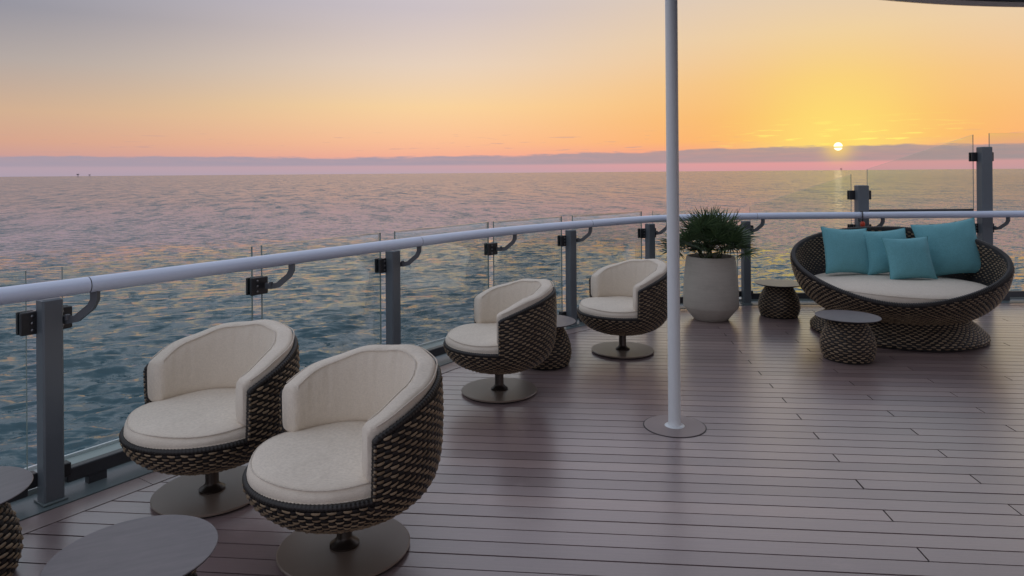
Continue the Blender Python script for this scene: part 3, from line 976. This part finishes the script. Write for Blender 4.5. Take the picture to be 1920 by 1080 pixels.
# ------------------------------------------------------------------ wicker side table prototype
TB_S, TB_R, TB_Z = prof_curve([(.188, .008), (.200, .030), (.213, .085), (.213, .135), (.200, .195), (.172, .262), (.146, .310), (.136, .345)])
def make_table():
    root = empty('side_table')
    def S(u, v, ins=0.):
        r = np.interp(v, TB_S, TB_R)-ins; return np.stack([r*np.cos(u), r*np.sin(u), np.interp(v, TB_S, TB_Z)], -1)
    n = 56; vs0 = np.linspace(0, TB_S[-1], 24)
    q = MB(); q.lathe([(float(np.interp(v, TB_S, TB_R))-.006, float(np.interp(v, TB_S, TB_Z))) for v in vs0], 56)
    dr_ = q.build('wicker_drum', MAT['core'], root)
    nu = 38; us = np.linspace(-math.pi, math.pi, nu, endpoint=False); vs = np.arange(.012, TB_S[-1]-.004, .0195)
    V, F, M_ = weave(S, us, vs, lambda u, v: np.ones_like(u, bool), us[1]-us[0], .0195, .0080)
    w_ = link('wicker_weave', np_mesh('wicker_weave', V, F, [MAT['tan'], MAT['dark']], True, M_), dr_); tag(w_, kind='stuff')
    q = MB(); q.lathe([(.19, .001), (.192, .006), (.188, .012)], 48); q.build('foot_ring', MAT['rubber'], root, auto=30)
    q = MB(); q.lathe([(.10, .346), (.236, .3465), (.251, .352), (.2535, .3565)], 96); tu = q
    q = MB(); q.lathe([(.2535, .3566), (.2555, .3590), (.2535, .3612)], 96); tp = q.build('table_top', MAT['table'], root, auto=30)
    tu.build('top_edge', MAT['edge'], tp, auto=30)
    return root
table0 = make_table()
TABLES = [((2.836, 5.79), 40, 'low round side table with wicker drum base standing in front of the round sofa'),
          ((2.93, 7.52), 10, 'low round side table with wicker drum base between the potted palm and the sofa'),
          ((.267, 5.70), 80, 'low round side table with wicker drum base, partly hidden behind a swivel chair'),
          ((-1.249, 2.236), 25, 'low round side table with streaked grey top in front of the close pair of chairs'),
          ((-2.19, 2.665), 60, 'low round side table with wicker drum base tucked against the railing post')]
for i, ((cx, cy), b_, lab) in enumerate(TABLES):
    o = table0 if i == 0 else copy_tree(table0)
    o.location = (cx, cy, .001); o.rotation_euler = (0, 0, R(b_))
    tag(o, lab, 'table', 'low round wicker side tables')

# ------------------------------------------------------------------ round wicker sofa (back along local +X)
SF_S, SF_R, SF_Z = prof_curve([(.61, .205), (.68, .222), (.77, .275), (.86, .355), (.93, .455), (.975, .57), (1.0, .70), (1.0, .84), (.985, .98)])
SB_S, SB_R, SB_Z = prof_curve([(.80, .014), (.81, .035), (.775, .075), (.715, .125), (.655, .170), (.615, .208)])
def sf_top(th):
    c_ = np.clip(.5+.5*np.cos(th), 0, 1)
    return .405+.545*((c_+.06)**.6-.06**.6)/(1.06**.6-.06**.6)
def make_sofa():
    root = empty('round_sofa')
    def S(u, v, ins=0.):
        r = np.interp(v, SF_S, SF_R)-ins; return np.stack([r*np.cos(u), r*np.sin(u), np.interp(v, SF_S, SF_Z)], -1)
    def SBs(u, v, ins=0.):
        r = np.interp(v, SB_S, SB_R)-ins; return np.stack([r*np.cos(u), r*np.sin(u), np.interp(v, SB_S, SB_Z)], -1)
    nt = 120; nv = 30
    ths = np.linspace(-math.pi, math.pi, nt, endpoint=False)
    stop = np.interp(sf_top(ths), SF_Z, SF_S); fr_ = np.linspace(0, 1, nv)
    TH = np.repeat(ths[:, None], nv, 1); SS = stop[:, None]*fr_[None]
    outer = S(TH, SS, .007); inner = S(TH, SS, .055); inner[..., 2] += .03*(1-fr_)[None]
    V = np.concatenate([outer, inner[:, ::-1]], 1).reshape(-1, 3)
    shell = link('wicker_shell', np_mesh('wicker_shell', V, grid_faces(nt, 2*nv, wu=True), MAT['core']), root)
    nu = 160; us = np.linspace(-math.pi, math.pi, nu, endpoint=False); du = us[1]-us[0]; dv = .0215
    vs = np.arange(.012, SF_S[-1], dv)
    # rows rise gently towards the back, as the rim does
    def SO(u, v): return S(u, v+.10*np.cos(u)*np.clip(v/.35, 0, 1))
    def keep(u, v): return (SO(u, v)[..., 2] < sf_top(u)-.014) & (v+.10*np.cos(u)*np.clip(v/.35, 0, 1) < SF_S[-1]-.004)
    w1 = weave(SO, us, vs, keep, du, dv, .0082)
    def SI(u, v): return S(u, v, .055)
    P2, F2, M2 = weave(SI, us, vs, lambda u, v: (SI(u, v)[..., 2] < sf_top(u)-.014) & (SI(u, v)[..., 2] > .42), du, dv, -.0080)
    V, F, M_ = join(w1, (P2, F2[:, ::-1], M2))
    w_ = link('wicker_weave', np_mesh('wicker_weave', V, F, [MAT['tan'], MAT['dark']], True, M_), shell); tag(w_, kind='stuff')
    pts = []
    for th in ths:
        tz = float(sf_top(th)); p = S(np.array(th), np.array(np.interp(tz, SF_Z, SF_S)), .030); pts.append((p[0], p[1], tz))
    q = MB(); wrapped_rim(q, pts, .0245, True, .020); q.build('rolled_rim', MAT['dark'], shell)
    # flared skirt
    q = MB(); q.lathe([(float(np.interp(v, SB_S, SB_R))-.007, float(np.interp(v, SB_S, SB_Z))) for v in np.linspace(0, SB_S[-1], 18)], 96)
    sk = q.build('flared_base', MAT['core'], root)
    nu2 = 124; us2 = np.linspace(-math.pi, math.pi, nu2, endpoint=False); vs2 = np.arange(.012, SB_S[-1]-.004, dv)
    V, F, M_ = weave(SBs, us2, vs2, lambda u, v: np.ones_like(u, bool), us2[1]-us2[0], dv, .0082)
    w_ = link('wicker_weave', np_mesh('wicker_weave', V, F, [MAT['tan'], MAT['dark']], True, M_), sk); tag(w_, kind='stuff')
    q = MB(); q.lathe([(.79, .002), (.805, .006), (.805, .016), (.79, .020)], 96); q.build('foot_ring', MAT['rubber'], root, auto=30)
    # seat cushion
    prof_ = [(.001, .508), (.4, .508), (.70, .500), (.80, .488), (.828, .470), (.838, .445), (.838, .405), (.825, .378), (.76, .365), (.001, .365)]
    n = 120; V = []
    for r_, z_ in prof_:
        for i in range(n):
            a = 2*math.pi*i/n; V.append((r_*(1+.004*math.sin(5*a+.6))*math.cos(a), r_*math.sin(a), z_+(.006*math.sin(3*a)*r_/.8 if z_ > .46 else 0)))
    F = [((k+1)*n+i, (k+1)*n+(i+1) % n, k*n+(i+1) % n, k*n+i) for k in range(len(prof_)-1) for i in range(n)]
    q = MB(); q.add(V, F); seat = q.build('seat_cushion', MAT['fabric'], root)
    q = MB(); q.tube([(.829*math.cos(a), .829*math.sin(a), .474+.006*math.sin(3*a)) for a in np.linspace(0, 2*math.pi, 120, endpoint=False)], .0035, 6, closed=True)
    q.build('piping', MAT['piping'], seat)
    return root
SOFA = (3.76, 6.72)
sofa = make_sofa()
sofa.location = (SOFA[0], SOFA[1], .001); sofa.rotation_euler = (0, 0, R(63)); sofa.scale = (.95, .95, 1.)
tag(sofa, 'round nest-shaped dark wicker sofa with a beige seat cushion', 'sofa')

# ------------------------------------------------------------------ teal pillows
def make_pillow(w_, t_, seed):
    g = np.random.default_rng(seed); n = 41
    a = np.linspace(-1, 1, n); X, Y = np.meshgrid(a, a, indexing='ij')
    ph = g.uniform(0, 6.28, 8)
    Bx = (1-np.abs(X)**2.6); By = (1-np.abs(Y)**2.6)
    H = np.maximum(Bx*By, 0)**.50
    pin = .10
    PX = X*(1-pin*(1-Y**2)*np.abs(X)**1.5); PY = Y*(1-pin*(1-X**2)*np.abs(Y)**1.5)
    ang__ = np.arctan2(Y, X); rad = np.hypot(X, Y)
    wr = .15*np.sin(9*ang__+ph[0]+2*rad)*np.clip(rad-.45, 0, 1)*H+.08*np.sin(5*X+3*Y+ph[1])*H**2*.5+.03*np.sin(14*ang__+ph[2])*np.clip(rad-.7, 0, 1)
    sides = []
    for sg in (-1, 1):
        Z = sg*t_/2*H*(1+wr*(1 if sg > 0 else .6))
        sides.append(np.stack([PX*w_/2, Z, PY*w_/2], -1).reshape(-1, 3))
    V = np.vstack(sides)
    F1 = grid_faces(n, n); F2 = grid_faces(n, n, off=n*n)[:, ::-1]
    idx = np.r_[[i*n for i in range(n)], [(n-1)*n+j for j in range(1, n)], [i*n+n-1 for i in range(n-2, -1, -1)], [j for j in range(n-2, 0, -1)]]
    me = np_mesh('pillow', V, np.vstack([F1[:, ::-1], F2[:, ::-1]]), MAT['teal'])
    edge = sides[0][idx]
    return me, edge
PIL = [  # world centre, size, thickness, yaw, lean back, roll, label
    ((3.50, 7.16, .752), .50, .20, 4, 17, 3, 'teal pillow leaning at the sofa end closest to the palm, overlapped by one other'),
    ((3.90, 7.12, .745), .48, .20, -6, 20, -4, 'teal pillow second from the palm, overlapping one pillow and overlapped by the smallest'),
    ((3.965, 6.83, .712), .44, .19, -8, 21, -3, 'smallest teal pillow, sitting in front of the other three on the sofa'),
    ((4.46, 6.98, .79), .58, .22, -24, 20, -9, 'largest teal pillow with a raised corner at the sofa end away from the palm')]
for i, (c, w_, t_, yaw, lean, roll, lab) in enumerate(PIL):
    me, edge = make_pillow(w_, t_, 30+i)
    o = link('pillow', me)
    o.location = c
    o.rotation_euler = (Matrix.Rotation(R(yaw), 3, 'Z') @ Matrix.Rotation(R(-lean), 3, 'X') @ Matrix.Rotation(R(roll), 3, 'Y')).to_euler()
    tag(o, lab, 'pillow', 'teal pillows on the round sofa')
    q = MB(); q.tube([tuple(p) for p in edge], .0035, 6, closed=True); q.build('seam', MAT['tealpipe'], o)

# ------------------------------------------------------------------ potted fan palm
pp = empty('potted_palm', (2.14, 7.385, 0))
tag(pp, 'dark green fan palm in a tall ribbed cream planter', 'plant')
q = MB()
q.lathe([(.172, .002), (.180, .006), (.286, .138), (.291, .150), (.289, .30), (.281, .45), (.268, .58), (.256, .664), (.254, .676), (.248, .682), (.232, .682), (.226, .674), (.228, .60)], 96, cap=False)
pot = q.build('planter', MAT['pot'], pp, auto=25)
q = MB(); q.lathe([(.0, .648), (.12, .655), (.2285, .640)], 48, cap=False); q.build('soil', MAT['soil'], pot)
def leaf_mesh(seed):
    g = np.random.default_rng(seed); q = MB()
    L = g.uniform(.17, .24)
    q.tube([(0, 0, 0), (0, L*.5, .012), (0, L, .0)], [.0045, .0035, .003], 5, mi=1)
    nb = 19
    for i in range(nb):
        f_ = (i/(nb-1)-.5)*2
        a = f_*R(118)+g.normal(0, .03)
        ln = (.215-.055*abs(f_)**1.5)*g.uniform(.88, 1.1)
        w_ = .0085*g.uniform(.8, 1.1)
        dirx, diry = math.sin(a), math.cos(a)
        px_, py_ = diry, -dirx
        droop = g.uniform(.015, .06); lift = .05
        V = []
        for k, t_ in enumerate((0., .28, .62, 1.)):
            ww = w_*(.45, 1., .8, .08)[k]
            z_ = lift*t_*(1-abs(f_)*.3)-droop*t_**2.2+.03*(1-t_)*0
            cx, cy = dirx*ln*t_, L+diry*ln*t_
            V += [(cx-px_*ww, cy-py_*ww, z_+.35*ww), (cx, cy, z_-.25*ww), (cx+px_*ww, cy+py_*ww, z_+.35*ww)]
        F = []
        for k in range(3):
            F += [(k*3, k*3+1, k*3+4, k*3+3), (k*3+1, k*3+2, k*3+5, k*3+4)]
        q.add(V, F, 0)
    return q.mesh('leaf', [MAT['leaf'], MAT['stalk']])
leafs = [leaf_mesh(100+i) for i in range(5)]
g = np.random.default_rng(3)
clumps = [(-.13, -.02, .20, 18), (.12, -.05, .20, 18), (.0, .08, .27, 16), (-.02, -.02, .30, 14)]
for (bx_, by_, bh_, nl_) in clumps:
    for i in range(nl_):
        a = 2*math.pi*(i*.381966+.1)+g.normal(0, .2)
        elv = R(g.uniform(2, 82)) if i > 3 else R(g.uniform(-8, 15))
        o = link('leaf', leafs[int(g.integers(5))], pp)
        base = Vector((bx_+.02*math.cos(a), by_+.02*math.sin(a), .648+bh_*g.uniform(.25, .62)))
        dirv = Vector((math.cos(a)*math.cos(elv), math.sin(a)*math.cos(elv), math.sin(elv)))
        xax = dirv.cross(Vector((0, 0, 1))).normalized(); zax = xax.cross(dirv)
        M = Matrix((xax, dirv, zax)).transposed() @ Matrix.Rotation(g.normal(0, .25), 3, 'Y')
        sc = g.uniform(.95, 1.2)
        o.matrix_local = Matrix.Translation(base) @ M.to_4x4() @ Matrix.Scale(sc, 4)
for (bx_, by_, bh_, nl_) in clumps:
    for k in range(3):
        a = k*2.1+bx_*9
        q = MB(); q.tube([(bx_*.5+.02*math.cos(a), by_*.5+.02*math.sin(a), .63), (bx_*.8+.02*math.cos(a), by_*.8, .648+bh_*.25), (bx_, by_, .648+bh_*.6)], [.012, .009, .006], 6)
        q.build('stalk', MAT['stalk'], pp)

# ------------------------------------------------------------------ offshore platforms on the horizon
def platform(azd, dist, sc, lab):
    a = R(azd)
    e = empty('offshore_platform', (dist*math.sin(a), dist*math.cos(a), -23.4), -a); e.scale = (sc, sc, sc)
    q = MB()
    for sx in (-1, 1):
        for sy in (-1, 1):
            q.tube([(sx*14, sy*14, -6), (sx*9, sy*9, 46)], 2.4, 6)
    for z_ in (10, 28):
        for (p, r_) in (((-1, -1), (1, -1)), ((-1, 1), (1, 1))):
            q.tube([(p[0]*12, p[1]*12, z_), (r_[0]*12, r_[1]*12, z_+14)], 1.2, 5)
    q.build('legs', MAT['rig'], e)
    q = MB(); q.box((0, 0, 52), (46, 30, 12)); q.box((-8, 0, 62.05), (20, 20, 8)); q.build('deck_block', MAT['rig'], e, smooth=False)
    q = MB(); q.tube([(14, 0, 57), (14, 0, 92)], [4, 1.5], 4); q.tube([(-18, 0, 60), (-30, 0, 78)], 1.2, 4); q.build('derrick', MAT['rig'], e, smooth=False)
    tag(e, lab, 'platform', 'offshore platforms on the horizon')
platform(-32.45, 15000, .92, 'bigger dark offshore platform of the pair on the horizon')
platform(-31.75, 17000, .80, 'smaller dark offshore platform of the pair on the horizon')
platform(25.75, 16000, .82, 'lone dark offshore platform on the horizon under the setting sun')
